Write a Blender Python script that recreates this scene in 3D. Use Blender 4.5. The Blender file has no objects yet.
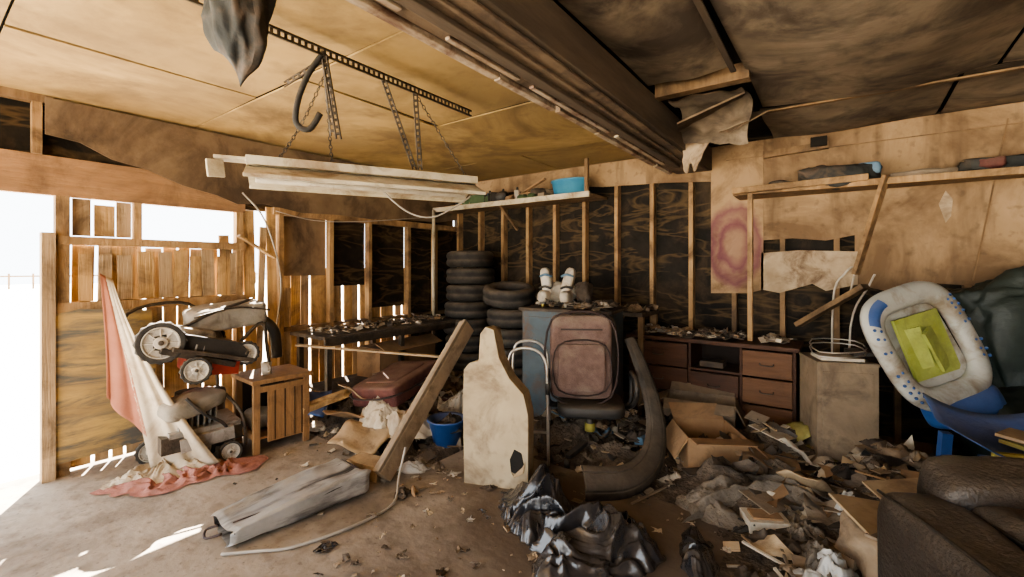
import bpy, math, random
from mathutils import Vector, Matrix, Euler, noise
random.seed(7)
PI=math.pi
SC=bpy.context.scene

# ---------------------------------------------------------------- materials
def col(c): return (c[0],c[1],c[2],1)
def mat(name,c1,c2,scale=4,rough=.8,bump=.3,st=(1,1,1),stain=None,ss=1.2,sa=.5,metal=0,bs=None,dust=0,spec=.4,dustc=(.33,.26,.185),s2=(1,1,1)):
    m=bpy.data.materials.new(name); m.use_nodes=True
    n=m.node_tree.nodes; L=m.node_tree.links
    b=n['Principled BSDF']; b.inputs['Roughness'].default_value=rough; b.inputs['Metallic'].default_value=metal
    b.inputs['Specular IOR Level'].default_value=spec
    tc=n.new('ShaderNodeTexCoord'); mp=n.new('ShaderNodeMapping'); mp.inputs['Scale'].default_value=st
    L.new(tc.outputs['Object'],mp.inputs[0])
    nz=n.new('ShaderNodeTexNoise'); nz.inputs['Scale'].default_value=scale; nz.inputs['Detail'].default_value=8; nz.inputs['Roughness'].default_value=.62
    L.new(mp.outputs[0],nz.inputs['Vector'])
    r=n.new('ShaderNodeValToRGB'); r.color_ramp.elements[0].position=.36; r.color_ramp.elements[1].position=.64
    r.color_ramp.elements[0].color=col(c1); r.color_ramp.elements[1].color=col(c2)
    L.new(nz.outputs[0],r.inputs[0]); out=r.outputs[0]
    if stain:
        mp2=n.new('ShaderNodeMapping'); mp2.inputs['Scale'].default_value=s2; mp2.inputs['Location'].default_value=(3.1,1.7,.4)
        L.new(tc.outputs['Object'],mp2.inputs[0])
        z=n.new('ShaderNodeTexNoise'); z.inputs['Scale'].default_value=ss; z.inputs['Detail'].default_value=9; z.inputs['Roughness'].default_value=.65; z.inputs['Distortion'].default_value=.6
        L.new(mp2.outputs[0],z.inputs['Vector'])
        r2=n.new('ShaderNodeValToRGB'); r2.color_ramp.elements[0].position=.62-.28*sa; r2.color_ramp.elements[1].position=.78-.22*sa
        L.new(z.outputs[0],r2.inputs[0])
        mx=n.new('ShaderNodeMixRGB'); mx.inputs[2].default_value=col(stain)
        L.new(r2.outputs[0],mx.inputs[0]); L.new(out,mx.inputs[1]); out=mx.outputs[0]
    if dust>0:
        g=n.new('ShaderNodeNewGeometry'); sx=n.new('ShaderNodeSeparateXYZ'); L.new(g.outputs['Normal'],sx.inputs[0])
        z3=n.new('ShaderNodeTexNoise'); z3.inputs['Scale'].default_value=9; z3.inputs['Detail'].default_value=6
        L.new(tc.outputs['Object'],z3.inputs['Vector'])
        a=n.new('ShaderNodeMath'); a.operation='MULTIPLY_ADD'; a.use_clamp=True; a.inputs[1].default_value=.88; a.inputs[2].default_value=.12
        L.new(sx.outputs[2],a.inputs[0])
        k=n.new('ShaderNodeMath'); k.operation='MULTIPLY'; k.use_clamp=True; L.new(a.outputs[0],k.inputs[0]); L.new(z3.outputs[0],k.inputs[1])
        k2=n.new('ShaderNodeMath'); k2.operation='MULTIPLY'; k2.use_clamp=True; k2.inputs[1].default_value=2.3*dust; L.new(k.outputs[0],k2.inputs[0])
        mx=n.new('ShaderNodeMixRGB'); mx.inputs[2].default_value=col(dustc); L.new(k2.outputs[0],mx.inputs[0]); L.new(out,mx.inputs[1]); out=mx.outputs[0]
    L.new(out,b.inputs['Base Color'])
    if bump:
        z4=n.new('ShaderNodeTexNoise'); z4.inputs['Scale'].default_value=bs or scale*4; z4.inputs['Detail'].default_value=6
        L.new(mp.outputs[0],z4.inputs['Vector'])
        bp=n.new('ShaderNodeBump'); bp.inputs['Strength'].default_value=bump; bp.inputs['Distance'].default_value=.02
        L.new(z4.outputs[0],bp.inputs['Height']); L.new(bp.outputs[0],b.inputs['Normal'])
    return m

def overlay(m,fac_builder,colr):
    n=m.node_tree.nodes; L=m.node_tree.links; b=n['Principled BSDF']
    old=b.inputs['Base Color'].links[0].from_socket
    mx=n.new('ShaderNodeMixRGB'); mx.inputs[2].default_value=col(colr)
    L.new(fac_builder(n,L),mx.inputs[0]); L.new(old,mx.inputs[1]); L.new(mx.outputs[0],b.inputs['Base Color'])
def nfac(scale,lo,hi,mx_=.7,st=(1,1,1),loc=(0,0,0)):
    def fb(n,L):
        tc=n.new('ShaderNodeTexCoord'); mp=n.new('ShaderNodeMapping'); mp.inputs['Scale'].default_value=st; mp.inputs['Location'].default_value=loc
        L.new(tc.outputs['Object'],mp.inputs[0]); z=n.new('ShaderNodeTexNoise'); z.inputs['Scale'].default_value=scale; z.inputs['Detail'].default_value=8; L.new(mp.outputs[0],z.inputs['Vector'])
        r=n.new('ShaderNodeValToRGB'); r.color_ramp.elements[0].position=lo; r.color_ramp.elements[1].position=hi; r.color_ramp.elements[1].color=(mx_,mx_,mx_,1); L.new(z.outputs[0],r.inputs[0]); return r.outputs[0]
    return fb
def tarpaper():
    m=mat('tarpaper',(.011,.009,.007),(.024,.019,.014),scale=5,rough=.75,spec=.2,bump=.6,bs=6,stain=(.065,.044,.026),ss=2.2,sa=.42)
    def fb(n,L):
        tc=n.new('ShaderNodeTexCoord'); mp=n.new('ShaderNodeMapping'); mp.inputs['Scale'].default_value=(.7,.7,2.6)
        L.new(tc.outputs['Object'],mp.inputs[0])
        z=n.new('ShaderNodeTexNoise'); z.inputs['Scale'].default_value=2.2; z.inputs['Detail'].default_value=3; z.inputs['Distortion'].default_value=.9
        L.new(mp.outputs[0],z.inputs['Vector'])
        r=n.new('ShaderNodeValToRGB'); e=r.color_ramp.elements; e[0].position=.455; e[0].color=(0,0,0,1); e[1].position=.56; e[1].color=(0,0,0,1)
        k=r.color_ramp.elements.new(.505); k.color=(.42,.42,.42,1)
        L.new(z.outputs[0],r.inputs[0]); return r.outputs[0]
    overlay(m,fb,(.17,.11,.05)); return m
TAR=tarpaper()
SOOT=mat('brown_hardboard',(.17,.115,.07),(.235,.165,.10),scale=3,stain=(.08,.055,.036),ss=1.8,sa=.65,rough=.9)
DRYW=mat('stained_wallboard',(.35,.235,.13),(.43,.295,.17),scale=2,stain=(.18,.115,.064),ss=1.5,sa=.8,rough=.95,bump=.15)
overlay(DRYW,nfac(1.3,.54,.72,.75,(6,6,.9)),(.12,.078,.046)); overlay(DRYW,nfac(14,.56,.73,.55),(.11,.075,.046))
DRYL=mat('pale_wallboard',(.50,.39,.265),(.35,.26,.165),scale=5,stain=(.15,.10,.063),ss=5,sa=.55,rough=.95)
GRAF=mat('wallboard_red_paint',(.35,.235,.13),(.42,.285,.165),scale=2,stain=(.18,.115,.064),ss=2.5,sa=.65,rough=.95)
def ring(n,L):
    tc=n.new('ShaderNodeTexCoord'); mp=n.new('ShaderNodeMapping'); mp.inputs['Location'].default_value=(.83*2.6,0,-1.74*1.5); mp.inputs['Scale'].default_value=(2.6,0,1.5)
    L.new(tc.outputs['Object'],mp.inputs[0]); z=n.new('ShaderNodeTexNoise'); z.inputs['Scale'].default_value=7; z.inputs['Detail'].default_value=5; L.new(tc.outputs['Object'],z.inputs['Vector'])
    ln=n.new('ShaderNodeVectorMath'); ln.operation='LENGTH'; L.new(mp.outputs[0],ln.inputs[0])
    a=n.new('ShaderNodeMath'); a.operation='MULTIPLY_ADD'; a.inputs[1].default_value=.35; L.new(z.outputs[0],a.inputs[0]); L.new(ln.outputs['Value'],a.inputs[2])
    r=n.new('ShaderNodeValToRGB'); e=r.color_ramp.elements; e[0].position=.34; e[0].color=(.3,.3,.3,1); e[1].position=.86; e[1].color=(0,0,0,1)
    k=e.new(.52); k.color=(.85,.85,.85,1); k=e.new(.60); k.color=(.4,.4,.4,1); k=e.new(.72); k.color=(.75,.75,.75,1)
    L.new(a.outputs[0],r.inputs[0]); return r.outputs[0]
overlay(GRAF,ring,(.15,.045,.075))
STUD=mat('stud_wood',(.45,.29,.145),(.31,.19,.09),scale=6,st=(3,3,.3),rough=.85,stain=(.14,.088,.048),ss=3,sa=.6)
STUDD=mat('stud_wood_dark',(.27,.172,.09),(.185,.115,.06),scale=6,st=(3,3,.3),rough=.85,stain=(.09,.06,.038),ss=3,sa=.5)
HEADER=mat('header_board',(.40,.235,.12),(.29,.168,.088),scale=3,st=(3,.5,3),rough=.85,stain=(.16,.096,.055),ss=2,sa=.5)
PLANK=mat('fence_plank',(.60,.39,.18),(.42,.26,.11),scale=5,st=(4,4,.25),rough=.8,stain=(.19,.12,.062),ss=2.5,sa=.55)
PLANK2=mat('fence_plank_grey',(.47,.34,.205),(.31,.215,.125),scale=5,st=(4,4,.25),rough=.85,stain=(.16,.11,.066),ss=3,sa=.5)
OSB=mat('osb_panel',(.53,.36,.13),(.31,.215,.105),scale=3.5,st=(1,.5,2.4),rough=.7,stain=(.13,.125,.11),ss=5,sa=.68,s2=(1,.5,2.2))
CEILL=mat('ceiling_ochre',(.50,.345,.15),(.41,.275,.11),scale=1.6,stain=(.20,.13,.058),ss=.9,sa=.64,rough=.9,bump=.1)
overlay(CEILL,nfac(5,.52,.72,.5),(.15,.098,.05)); overlay(CEILL,nfac(.7,.48,.64,.6,loc=(4,2,0)),(.25,.17,.082))
CEILR=mat('ceiling_sooty',(.17,.13,.09),(.30,.235,.165),scale=1.8,stain=(.075,.057,.042),ss=1.9,sa=.64,rough=.9,bump=.3)
overlay(CEILR,nfac(7,.53,.68,.6),(.085,.065,.048))
BEAM=mat('beam_sooty',(.075,.056,.04),(.13,.094,.064),scale=3,st=(3,.4,3),rough=.9)
BEAMS=mat('beam_soffit',(.14,.095,.06),(.20,.14,.09),scale=4,st=(3,.4,3),rough=.9,stain=(.07,.048,.034),ss=3,sa=.6)
BEAML=mat('beam_trim',(.50,.42,.32),(.32,.23,.145),scale=4,st=(3,.8,3),rough=.9,stain=(.12,.058,.038),ss=5,sa=.6)
BLACK=mat('flat_black',(.010,.009,.008),(.022,.018,.014),rough=.95)
CONC=mat('concrete_floor',(.31,.26,.205),(.41,.35,.285),scale=1.4,stain=(.15,.114,.083),ss=.8,sa=.6,rough=.92,bump=.25,bs=18)
overlay(CONC,nfac(9,.52,.68,.55),(.17,.13,.092)); overlay(CONC,nfac(30,.6,.7,.5),(.11,.083,.06))
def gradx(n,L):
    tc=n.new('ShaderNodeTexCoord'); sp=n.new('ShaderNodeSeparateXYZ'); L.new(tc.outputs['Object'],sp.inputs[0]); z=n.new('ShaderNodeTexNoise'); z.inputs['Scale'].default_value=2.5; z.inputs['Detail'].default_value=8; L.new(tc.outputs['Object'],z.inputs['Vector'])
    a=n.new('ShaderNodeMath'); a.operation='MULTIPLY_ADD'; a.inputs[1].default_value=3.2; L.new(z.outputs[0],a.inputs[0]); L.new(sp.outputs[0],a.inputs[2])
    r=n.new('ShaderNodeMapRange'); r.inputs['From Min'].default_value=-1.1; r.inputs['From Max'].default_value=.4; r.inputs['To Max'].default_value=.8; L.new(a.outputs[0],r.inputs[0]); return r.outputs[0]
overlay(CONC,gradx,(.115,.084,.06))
GROUND=mat('desert_ground',(.66,.61,.52),(.58,.52,.44),scale=.8,rough=.95)
METW=mat('white_enamel',(.58,.52,.39),(.46,.39,.27),scale=5,rough=.5,stain=(.25,.17,.095),ss=4,sa=.5)
METD=mat('dark_steel',(.07,.06,.05),(.13,.105,.08),scale=12,rough=.5,metal=.6)
CHROME=mat('chrome',(.66,.63,.58),(.5,.46,.40),scale=10,rough=.35,metal=.85,bump=0)
RUB=mat('rubber',(.024,.022,.020),(.042,.038,.033),scale=9,rough=.75,dust=.25)
HUB=mat('wheel_hub',(.56,.52,.44),(.40,.35,.29),scale=9,rough=.5,dust=.15)
BLKP=mat('black_plastic',(.022,.021,.02),(.04,.037,.034),rough=.5,dust=.22)
RED=mat('red_paint',(.36,.045,.03),(.24,.035,.022),scale=6,rough=.45,dust=.22)
GREYC=mat('grey_canvas',(.25,.225,.18),(.34,.30,.245),scale=7,rough=.9,dust=.25,stain=(.15,.12,.09),ss=5,sa=.3)
ALU=mat('cast_aluminium',(.30,.28,.25),(.42,.39,.35),scale=9,rough=.45,metal=.4,dust=.25,stain=(.12,.10,.08),ss=6,sa=.4)
NIGHT=mat('oak_table',(.37,.205,.09),(.25,.135,.058),scale=5,st=(4,4,.4),rough=.6,dust=.22,stain=(.12,.068,.036),ss=3,sa=.4)
DRESS=mat('walnut_dresser',(.085,.034,.015),(.055,.022,.011),scale=3,st=(.5,3,5),rough=.55,spec=.25,dust=.14,stain=(.035,.016,.010),ss=3,sa=.45)
DRESSR=mat('walnut_dresser_faded',(.16,.075,.033),(.11,.05,.022),scale=3,st=(.5,3,5),rough=.55,spec=.25,dust=.1,stain=(.06,.029,.015),ss=3,sa=.45)
DRESSD=mat('dresser_inner',(.02,.012,.008),(.03,.018,.012),rough=.8)
TAN=mat('tan_foam_board',(.38,.30,.19),(.46,.37,.24),scale=2.5,rough=.9,stain=(.22,.16,.10),ss=3,sa=.55)
overlay(TAN,nfac(12,.58,.73,.55),(.15,.11,.07))
TAN2=mat('dirty_board',(.25,.18,.115),(.35,.26,.17),scale=5,rough=.9,stain=(.13,.09,.058),ss=4,sa=.5)
CARD=mat('cardboard',(.36,.22,.115),(.26,.155,.08),scale=4,rough=.9,dust=.15,stain=(.15,.095,.052),ss=4,sa=.38)
CARDL=mat('cardboard_light',(.48,.355,.22),(.36,.26,.15),scale=4,rough=.9,stain=(.2,.135,.08),ss=4,sa=.38)
BURG=mat('burgundy_fabric',(.085,.028,.024),(.13,.045,.037),scale=14,rough=.8,dust=.26,bs=120)
MAUVE=mat('mauve_fabric',(.125,.075,.062),(.18,.115,.095),scale=14,rough=.85,dust=.22,bs=120,stain=(.24,.18,.135),ss=3,sa=.42)
PIPE=mat('piping_dark',(.03,.02,.018),(.05,.03,.025),rough=.6)
TEAL=mat('blue_cabinet_paint',(.08,.12,.145),(.06,.088,.108),scale=4,rough=.6,stain=(.11,.068,.043),ss=4,sa=.55,dust=.3)
BLUE=mat('blue_plastic',(.02,.07,.22),(.03,.10,.29),scale=4,rough=.5,dust=.22)
BLUEL=mat('blue_bin',(.06,.25,.42),(.09,.32,.48),scale=4,rough=.5,dust=.15)
WHITEP=mat('off_white_plastic',(.60,.55,.46),(.45,.40,.32),scale=5,rough=.5,dust=.15,stain=(.28,.21,.14),ss=6,sa=.4)
GREYP=mat('grey_plastic',(.44,.44,.40),(.34,.335,.295),scale=4,rough=.5,stain=(.21,.17,.12),ss=5,sa=.55)
LIME=mat('lime_fabric',(.38,.42,.11),(.28,.32,.07),scale=5,rough=.7,stain=(.22,.24,.07),ss=6,sa=.45)
TARP=mat('dark_green_tarp',(.009,.017,.014),(.016,.028,.022),scale=5,rough=.5,dust=.06)
JACK=mat('dark_jacket',(.020,.023,.023),(.045,.045,.04),scale=5,rough=.7,stain=(.11,.075,.05),ss=5,sa=.35)
BAGB=mat('black_bag_plastic',(.012,.013,.016),(.022,.023,.028),scale=5,rough=.2,spec=.8,dust=.07,bump=.35,bs=10)
GREYCL=mat('grey_blanket',(.14,.115,.088),(.22,.185,.145),scale=9,rough=.95,bump=.6,dust=.15,stain=(.075,.06,.046),ss=4,sa=.5)
WHCL=mat('white_cloth',(.60,.52,.40),(.48,.40,.29),scale=4,rough=.95,bump=.2,stain=(.30,.225,.15),ss=3,sa=.45)
ORCL=mat('orange_cloth',(.38,.16,.10),(.30,.12,.075),scale=4,rough=.95,bump=.2)
PINKCL=mat('pink_cloth',(.42,.20,.165),(.32,.145,.115),scale=5,rough=.95,bump=.3,stain=(.23,.13,.095),ss=4,sa=.4)
SILV=mat('silver_vinyl',(.34,.33,.31),(.50,.485,.455),scale=4,rough=.30,metal=.35,bump=.3,bs=7,stain=(.045,.042,.04),ss=3,sa=.62,s2=(3,.7,2))
LEATH=mat('brown_leather',(.022,.017,.014),(.036,.028,.023),scale=7,rough=.42,bump=.4,bs=60,dust=.17)  # dust, also raised to paint lighter highlights on the leather's upper faces
LEATHD=mat('brown_leather_dark',(.012,.010,.008),(.020,.015,.012),scale=7,rough=.5,bump=.3,bs=60,dust=.06)
BOXBR=mat('brown_laminate',(.19,.14,.092),(.25,.19,.125),scale=6,rough=.8,dust=.2,stain=(.115,.085,.056),ss=5,sa=.5)
BUMP_=mat('black_rubber_strip',(.035,.030,.025),(.07,.058,.046),scale=8,rough=.7,dust=.24,stain=(.022,.019,.016),ss=5,sa=.45)
PAPER=mat('paper',(.60,.53,.42),(.43,.36,.265),scale=9,rough=.9)
PAPY=mat('yellow_paper',(.34,.30,.10),(.26,.22,.075),scale=9,rough=.9)
PAPB=mat('blue_scrap',(.09,.16,.24),(.13,.21,.28),scale=9,rough=.7)
CHAR=mat('charred_scrap',(.06,.046,.035),(.12,.092,.068),scale=9,rough=.95)
DIRTS=mat('dusty_scrap',(.20,.155,.108),(.29,.225,.16),scale=9,rough=.95)
PLAS=mat('white_film',(.5,.48,.44),(.38,.36,.32),scale=6,rough=.35,bump=.3)
HEAPM=mat('rubbish_dirt',(.09,.066,.046),(.18,.136,.095),scale=12,rough=.95,bump=.9,stain=(.034,.026,.02),ss=4,sa=.6)
GREEN=mat('green_scrap',(.06,.10,.05),(.09,.13,.06),scale=9,rough=.8)
WIREM=mat('grey_cable',(.42,.38,.33),(.33,.29,.24),rough=.6,bump=0)
YEL=mat('hazard_tape',(.40,.34,.08),(.33,.28,.07),rough=.8)

# ---------------------------------------------------------------- mesh builder
def Rm(r): return Euler(r).to_matrix().to_4x4()
def ridge(p): return 1-2*abs(noise.noise(p))
class B:
    def __init__(s,name,loc=(0,0,0),rot=(0,0,0),bevel=0):
        s.name=name; s.v=[]; s.f=[]; s.mi=[]; s.sm=[]; s.mats=[]; s.loc=loc; s.rot=rot; s.bevel=bevel
    def add(s,vs,fs,m,smooth=False):
        if m not in s.mats: s.mats.append(m)
        k=s.mats.index(m); o=len(s.v); s.v+= [tuple(v) for v in vs]
        for f in fs: s.f.append([i+o for i in f]); s.mi.append(k); s.sm.append(smooth)
    def box(s,c,d,m,rot=(0,0,0)):
        M=Matrix.Translation(c)@Rm(rot); x,y,z=[q/2 for q in d]
        vs=[M@Vector((a*x,b*y,e*z)) for a in(-1,1) for b in(-1,1) for e in(-1,1)]
        s.add(vs,[(0,1,3,2),(4,6,7,5),(0,4,5,1),(2,3,7,6),(0,2,6,4),(1,5,7,3)],m)
    def span(s,a,b,m):
        s.box([(a[i]+b[i])/2 for i in range(3)],[abs(b[i]-a[i]) for i in range(3)],m)
    def beam(s,p,q,w,t,m,up=(0,0,1)):
        p=Vector(p);q=Vector(q);z=(q-p); l=z.length; z.normalize(); u=Vector(up)
        if abs(z.dot(u))>.98: u=Vector((1,0,0))
        x=u.cross(z).normalized(); y=z.cross(x)
        vs=[p+z*(e*l)+x*(a*w/2)+y*(b_*t/2) for a in(-1,1) for b_ in(-1,1) for e in(0,1)]
        s.add(vs,[(0,1,3,2),(4,6,7,5),(0,4,5,1),(2,3,7,6),(0,2,6,4),(1,5,7,3)],m)
    def tube(s,pts,r,m,n=8,sub=5,closed=False,r2=None,flat=1):
        P=[Vector(p) for p in pts]
        if sub>1 and len(P)>2:
            Q=[]; N=len(P)
            for i in range(N if closed else N-1):
                g=lambda j:P[j%N] if closed else P[max(0,min(N-1,j))]
                a,b_,c,d=g(i-1),g(i),g(i+1),g(i+2)
                for k in range(sub):
                    t=k/sub
                    Q.append(.5*((2*b_)+(c-a)*t+(2*a-5*b_+4*c-d)*t*t+(3*b_-a-3*c+d)*t**3))
            if not closed: Q.append(P[-1])
            P=Q
        N=len(P); vs=[];fs=[]; pn=None
        for i in range(N):
            T=(P[(i+1)%N]-P[i-1]) if closed else (P[min(i+1,N-1)]-P[max(i-1,0)])
            if T.length<1e-9: T=Vector((0,0,1))
            T.normalize()
            if pn is None: pn=T.orthogonal().normalized()
            pn=(pn-T*pn.dot(T)); pn.normalize(); bb=T.cross(pn)
            rr=r if r2 is None else r+(r2-r)*i/(N-1)
            for k in range(n):
                a=2*PI*k/n; vs.append(P[i]+pn*math.cos(a)*rr+bb*math.sin(a)*rr*flat)
        for i in range(N if closed else N-1):
            for k in range(n):
                j=(i+1)%N; fs.append((i*n+k,i*n+(k+1)%n,j*n+(k+1)%n,j*n+k))
        if not closed: fs.append(tuple(range(n))[::-1]); fs.append(tuple((N-1)*n+k for k in range(n)))
        s.add(vs,fs,m,True)
    def cyl(s,p,q,r,m,n=20,r2=None): s.tube([p,q],r,m,n=n,sub=1,r2=r2)
    def lathe(s,prof,m,M=Matrix(),n=40,tread=None,closed=False):
        vs=[];fs=[];K=len(prof)
        for i in range(n):
            a=2*PI*i/n
            for j,(r,z) in enumerate(prof):
                if tread and j in tread and i%2: r-=.012
                vs.append(M@Vector((r*math.cos(a),r*math.sin(a),z)))
        for i in range(n):
            for j in range(K if closed else K-1):
                a=i*K+j;b_=i*K+(j+1)%K;c=((i+1)%n)*K+(j+1)%K;d=((i+1)%n)*K+j
                fs.append((a,d,c,b_))
        s.add(vs,fs,m,True)
    def extr(s,poly,t,m,M=Matrix()):
        n=len(poly); vs=[M@Vector((x,-t/2,z)) for x,z in poly]+[M@Vector((x,t/2,z)) for x,z in poly]
        fs=[tuple(range(n)),tuple(range(n,2*n))[::-1]]+[(i,i+n,(i+1)%n+n,(i+1)%n) for i in range(n)]
        s.add(vs,fs,m)
    def grid(s,fn,nu,nv,m,thick=0):
        vs=[Vector(fn(i/nu,j/nv)) for i in range(nu+1) for j in range(nv+1)]
        fs=[(i*(nv+1)+j,(i+1)*(nv+1)+j,(i+1)*(nv+1)+j+1,i*(nv+1)+j+1) for i in range(nu) for j in range(nv)]
        s.add(vs,fs,m,True)
    def soft(s,c,d,m,rot=(0,0,0),e=.35,nz=0,ns=3,res=20,crease=0):
        M=Matrix.Translation(c)@Rm(rot); sg=lambda v,p:math.copysign(abs(v)**p,v); vs=[];fs=[]
        U=res*2;V=res; C=Vector(c); O=Vector(s.loc)
        for j in range(V+1):
            ph=-PI/2+PI*j/V
            for i in range(U):
                th=2*PI*i/U
                p=Vector((sg(math.cos(ph),e)*sg(math.cos(th),e),sg(math.cos(ph),e)*sg(math.sin(th),e),sg(math.sin(ph),e)))
                w=M@Vector((p.x*d[0]/2,p.y*d[1]/2,p.z*d[2]/2)); dr=(w-C).normalized()
                o=0
                if nz: o+=nz*noise.noise(w*ns+O)
                if crease: o+=crease*(ridge(w*ns*1.6+O)+.5*ridge(w*ns*3.7+O)-.9)
                vs.append(w+dr*o)
        for j in range(V):
            for i in range(U): fs.append((j*U+i,j*U+(i+1)%U,(j+1)*U+(i+1)%U,(j+1)*U+i))
        s.add(vs,fs,m,True)
    def crumple(s,c,sx,sy,h,m,rz=0,seed=0,k=4,amp=.03,nu=46,nv=120,fine=1):
        # low rumpled heap of sheet material: broad lobes plus sharp crease lines
        C=Vector(c); cr,sr=math.cos(rz),math.sin(rz); S=Vector((seed*3.7,seed*1.3,seed))
        def f(u,v):
            a=v*2*PI; ca,sa=math.cos(a),math.sin(a)
            Rr=1+.35*noise.noise(Vector((ca*1.3,sa*1.3,seed*2.1)))+.18*noise.noise(Vector((ca*4,sa*4,seed)))
            x=sx*Rr*u*ca; y=sy*Rr*u*sa
            q=Vector((x*cr-y*sr,x*sr+y*cr,0)); w=q*k+S
            wd=Vector((noise.noise(w*.9),noise.noise(w*.9+Vector((5,5,5))),0))*.9
            w2=w+wd; st=Vector((w2.x*.6+w2.y*.5,w2.y*1.5-w2.x*.9,w2.z))
            e=(1-u**2.4)
            z=h*e*(.62+.9*noise.noise(q*3.2+S))+(e*.9+.1)*amp*((ridge(st)-.5)+.55*(ridge(w2*1.9)-.5)+.3*fine*(ridge(st*3.7)-.5)+.12*fine*(ridge(w2*8)-.5))
            q.x+=.05*noise.noise(w*1.1)*u; q.y+=.05*noise.noise(w*1.1+Vector((9,1,3)))*u
            q.z=max(.003+.006*u*(1+noise.noise(w*3)),z); return C+q
        s.grid(f,nu,nv,m)
    def done(s,solid=0,sub=0):
        me=bpy.data.meshes.new(s.name); me.from_pydata(s.v,[],s.f)
        for m in s.mats: me.materials.append(m)
        me.polygons.foreach_set('material_index',s.mi); me.polygons.foreach_set('use_smooth',s.sm); me.update()
        o=bpy.data.objects.new(s.name,me); SC.collection.objects.link(o); o.location=s.loc; o.rotation_euler=s.rot
        if solid:
            q=o.modifiers.new('s','SOLIDIFY'); q.thickness=solid
        if s.bevel:
            q=o.modifiers.new('b','BEVEL'); q.width=s.bevel; q.segments=2; q.limit_method='ANGLE'; q.angle_limit=math.radians(50)
        return o

# ---------------------------------------------------------------- room shell
XL,YB,ZC=-4.56,4.85,2.72
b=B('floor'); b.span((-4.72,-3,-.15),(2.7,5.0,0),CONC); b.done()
b=B('ground_outside'); b.span((-60,-40,-.3),(-4.72,60,-.03),GROUND); b.span((-4.72,-40,-.3),(60,-3.0,-.03),GROUND); b.done()

b=B('ceiling')
b.span((-4.7,-3,ZC+.05),(2.7,5,ZC+.2),BLACK)  # black slab: shade in the gaps between panels put in as colour
ys=[-3,-.9,.32,1.54,2.76,3.98,4.9]
xs=[-4.7,-3.4,-1.2]
for i in range(len(ys)-1):
    for j in range(2):
        sh=.6*(i%2)
        x0=xs[j]+(sh if j else 0); x1=xs[j+1]+(sh if j==0 else 0)
        sag=random.uniform(0,.014)
        b.box(((x0+x1)/2,(ys[i]+ys[i+1])/2,ZC+.012-sag),(x1-x0-.012,ys[i+1]-ys[i]-.012,.012),CEILL,(random.uniform(-.012,.012),random.uniform(-.007,.007),0))
def sagp(x0,x1,y0,y1,z,dz,seed,m=CEILR):
    def f(u,v):
        e=4*u*(1-u)*(.4+.6*4*v*(1-v)); return (x0+(x1-x0)*u,y0+(y1-y0)*v,z-dz*e-.03*noise.noise(Vector((u*2+seed,v*2,0)))*1.0)
    b.grid(f,16,16,m)
    b.grid(lambda u,v:Vector(f(u,v))+Vector((0,0,.012)),16,16,m)
for (x0,x1,y0,y1,dz,s_) in [(-1.03,-.52,-3,.9,.02,1),(-1.03,-.52,.92,2.95,.05,2),(-.48,.75,-3,1.4,.06,3),(.77,2.7,-3,1.4,.04,4),(-.47,.75,1.43,3.84,.12,5),(.77,2.7,1.43,3.84,.08,6),(-.50,.6,3.90,4.84,.05,7),(.63,2.7,3.88,4.84,.03,8)]:
    sagp(x0,x1,y0,y1,ZC-.012,dz,s_)
b.span((-1.03,3.08,ZC-.05),(-.45,3.16,ZC+.05),STUDD); b.span((-1.03,3.9,ZC-.04),(-.55,3.98,ZC+.05),STUDD)
b.box((-.78,3.5,ZC-.10),(.44,.6,.012),BEAMS,(.18,-.34,.2)); b.box((-.60,3.72,ZC-.13),(.3,.25,.01),BEAMS,(.3,-.5,.5))
# broken panel hanging from the joist
def f(u,v):
    return (-.98+.46*u+.04*math.sin(v*5),3.2+.55*v+.05*u,ZC-.05-.17*v*v-.05*noise.noise(Vector((u*4,v*4,3)))-.06*u*v)
b.grid(f,14,14,CEILR); b.grid(lambda u,v:Vector(f(u,v))+Vector((0,0,.01)),14,14,BEAMS)
b.box((-.5,1.5,ZC-.045),(.03,2.9,.012),BEAM,(0,0,.01))
b.box((.4,3.87,ZC-.05),(2.0,.035,.012),STUDD,(0,.01,-.01))
b.done()

b=B('ceiling_beam',bevel=.004)
b.span((-1.36,-3,2.47),(-1.03,4.79,ZC-.03),BEAM)
b.span((-1.35,-3,2.455),(-1.06,4.7,2.468),BEAMS)
y=-3
while y<4.4: # broken edge trim
    l=random.uniform(.5,1.1); b.span((-1.40+random.uniform(-.006,.006),y,2.44+random.uniform(-.006,.006)),(-1.36,min(4.6,y+l-random.choice([.0,.01,.05])),2.50),BEAML); y+=l
y=-3
while y<3.6:
    l=random.uniform(.4,1.2); b.span((-1.32,y,2.44),(-1.285+random.uniform(-.01,.008),y+l-random.choice([.01,.12,.25]),2.455),BEAML); y+=l
b.span((-1.26,-3,2.432),(-1.20,4.3,2.455),BEAM)
b.span((-1.15,-3,2.44),(-1.13,4.6,2.455),BEAMS)
b.done()

# left wall
b=B('wall_left')
b.span((-4.64,-3,2.04),(-4.61,.66,ZC),TAR)
b.span((-4.60,-3,2.02),(-4.54,1.95,2.30),HEADER)
for y in (-.9,-.3,.16,.56): b.span((-4.60,y,2.30),(-4.52,y+.05,ZC),STUD)
b.span((-4.60,-3,2.66),(-4.515,.66,ZC),STUDD)
b.span((-4.64,.66,2.06),(-4.61,YB,ZC),TAR)
Mx=Matrix.Translation((-4.505,0,0))@Matrix.Rotation(PI/2,4,'Z')
b.extr([(.62,2.70),(.62,2.44),(.8,2.42),(.98,2.33),(1.2,2.29),(1.44,2.20),(1.7,2.15),(1.87,2.09),(2.1,2.12),(2.49,2.07),(2.9,2.09),(3.31,2.08),(3.8,2.12),(4.43,2.13),(4.84,2.2),(4.84,2.71)],.012,SOOT,Mx)
b.span((-4.6,.675,.0),(-4.52,.75,2.02),STUD)
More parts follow.
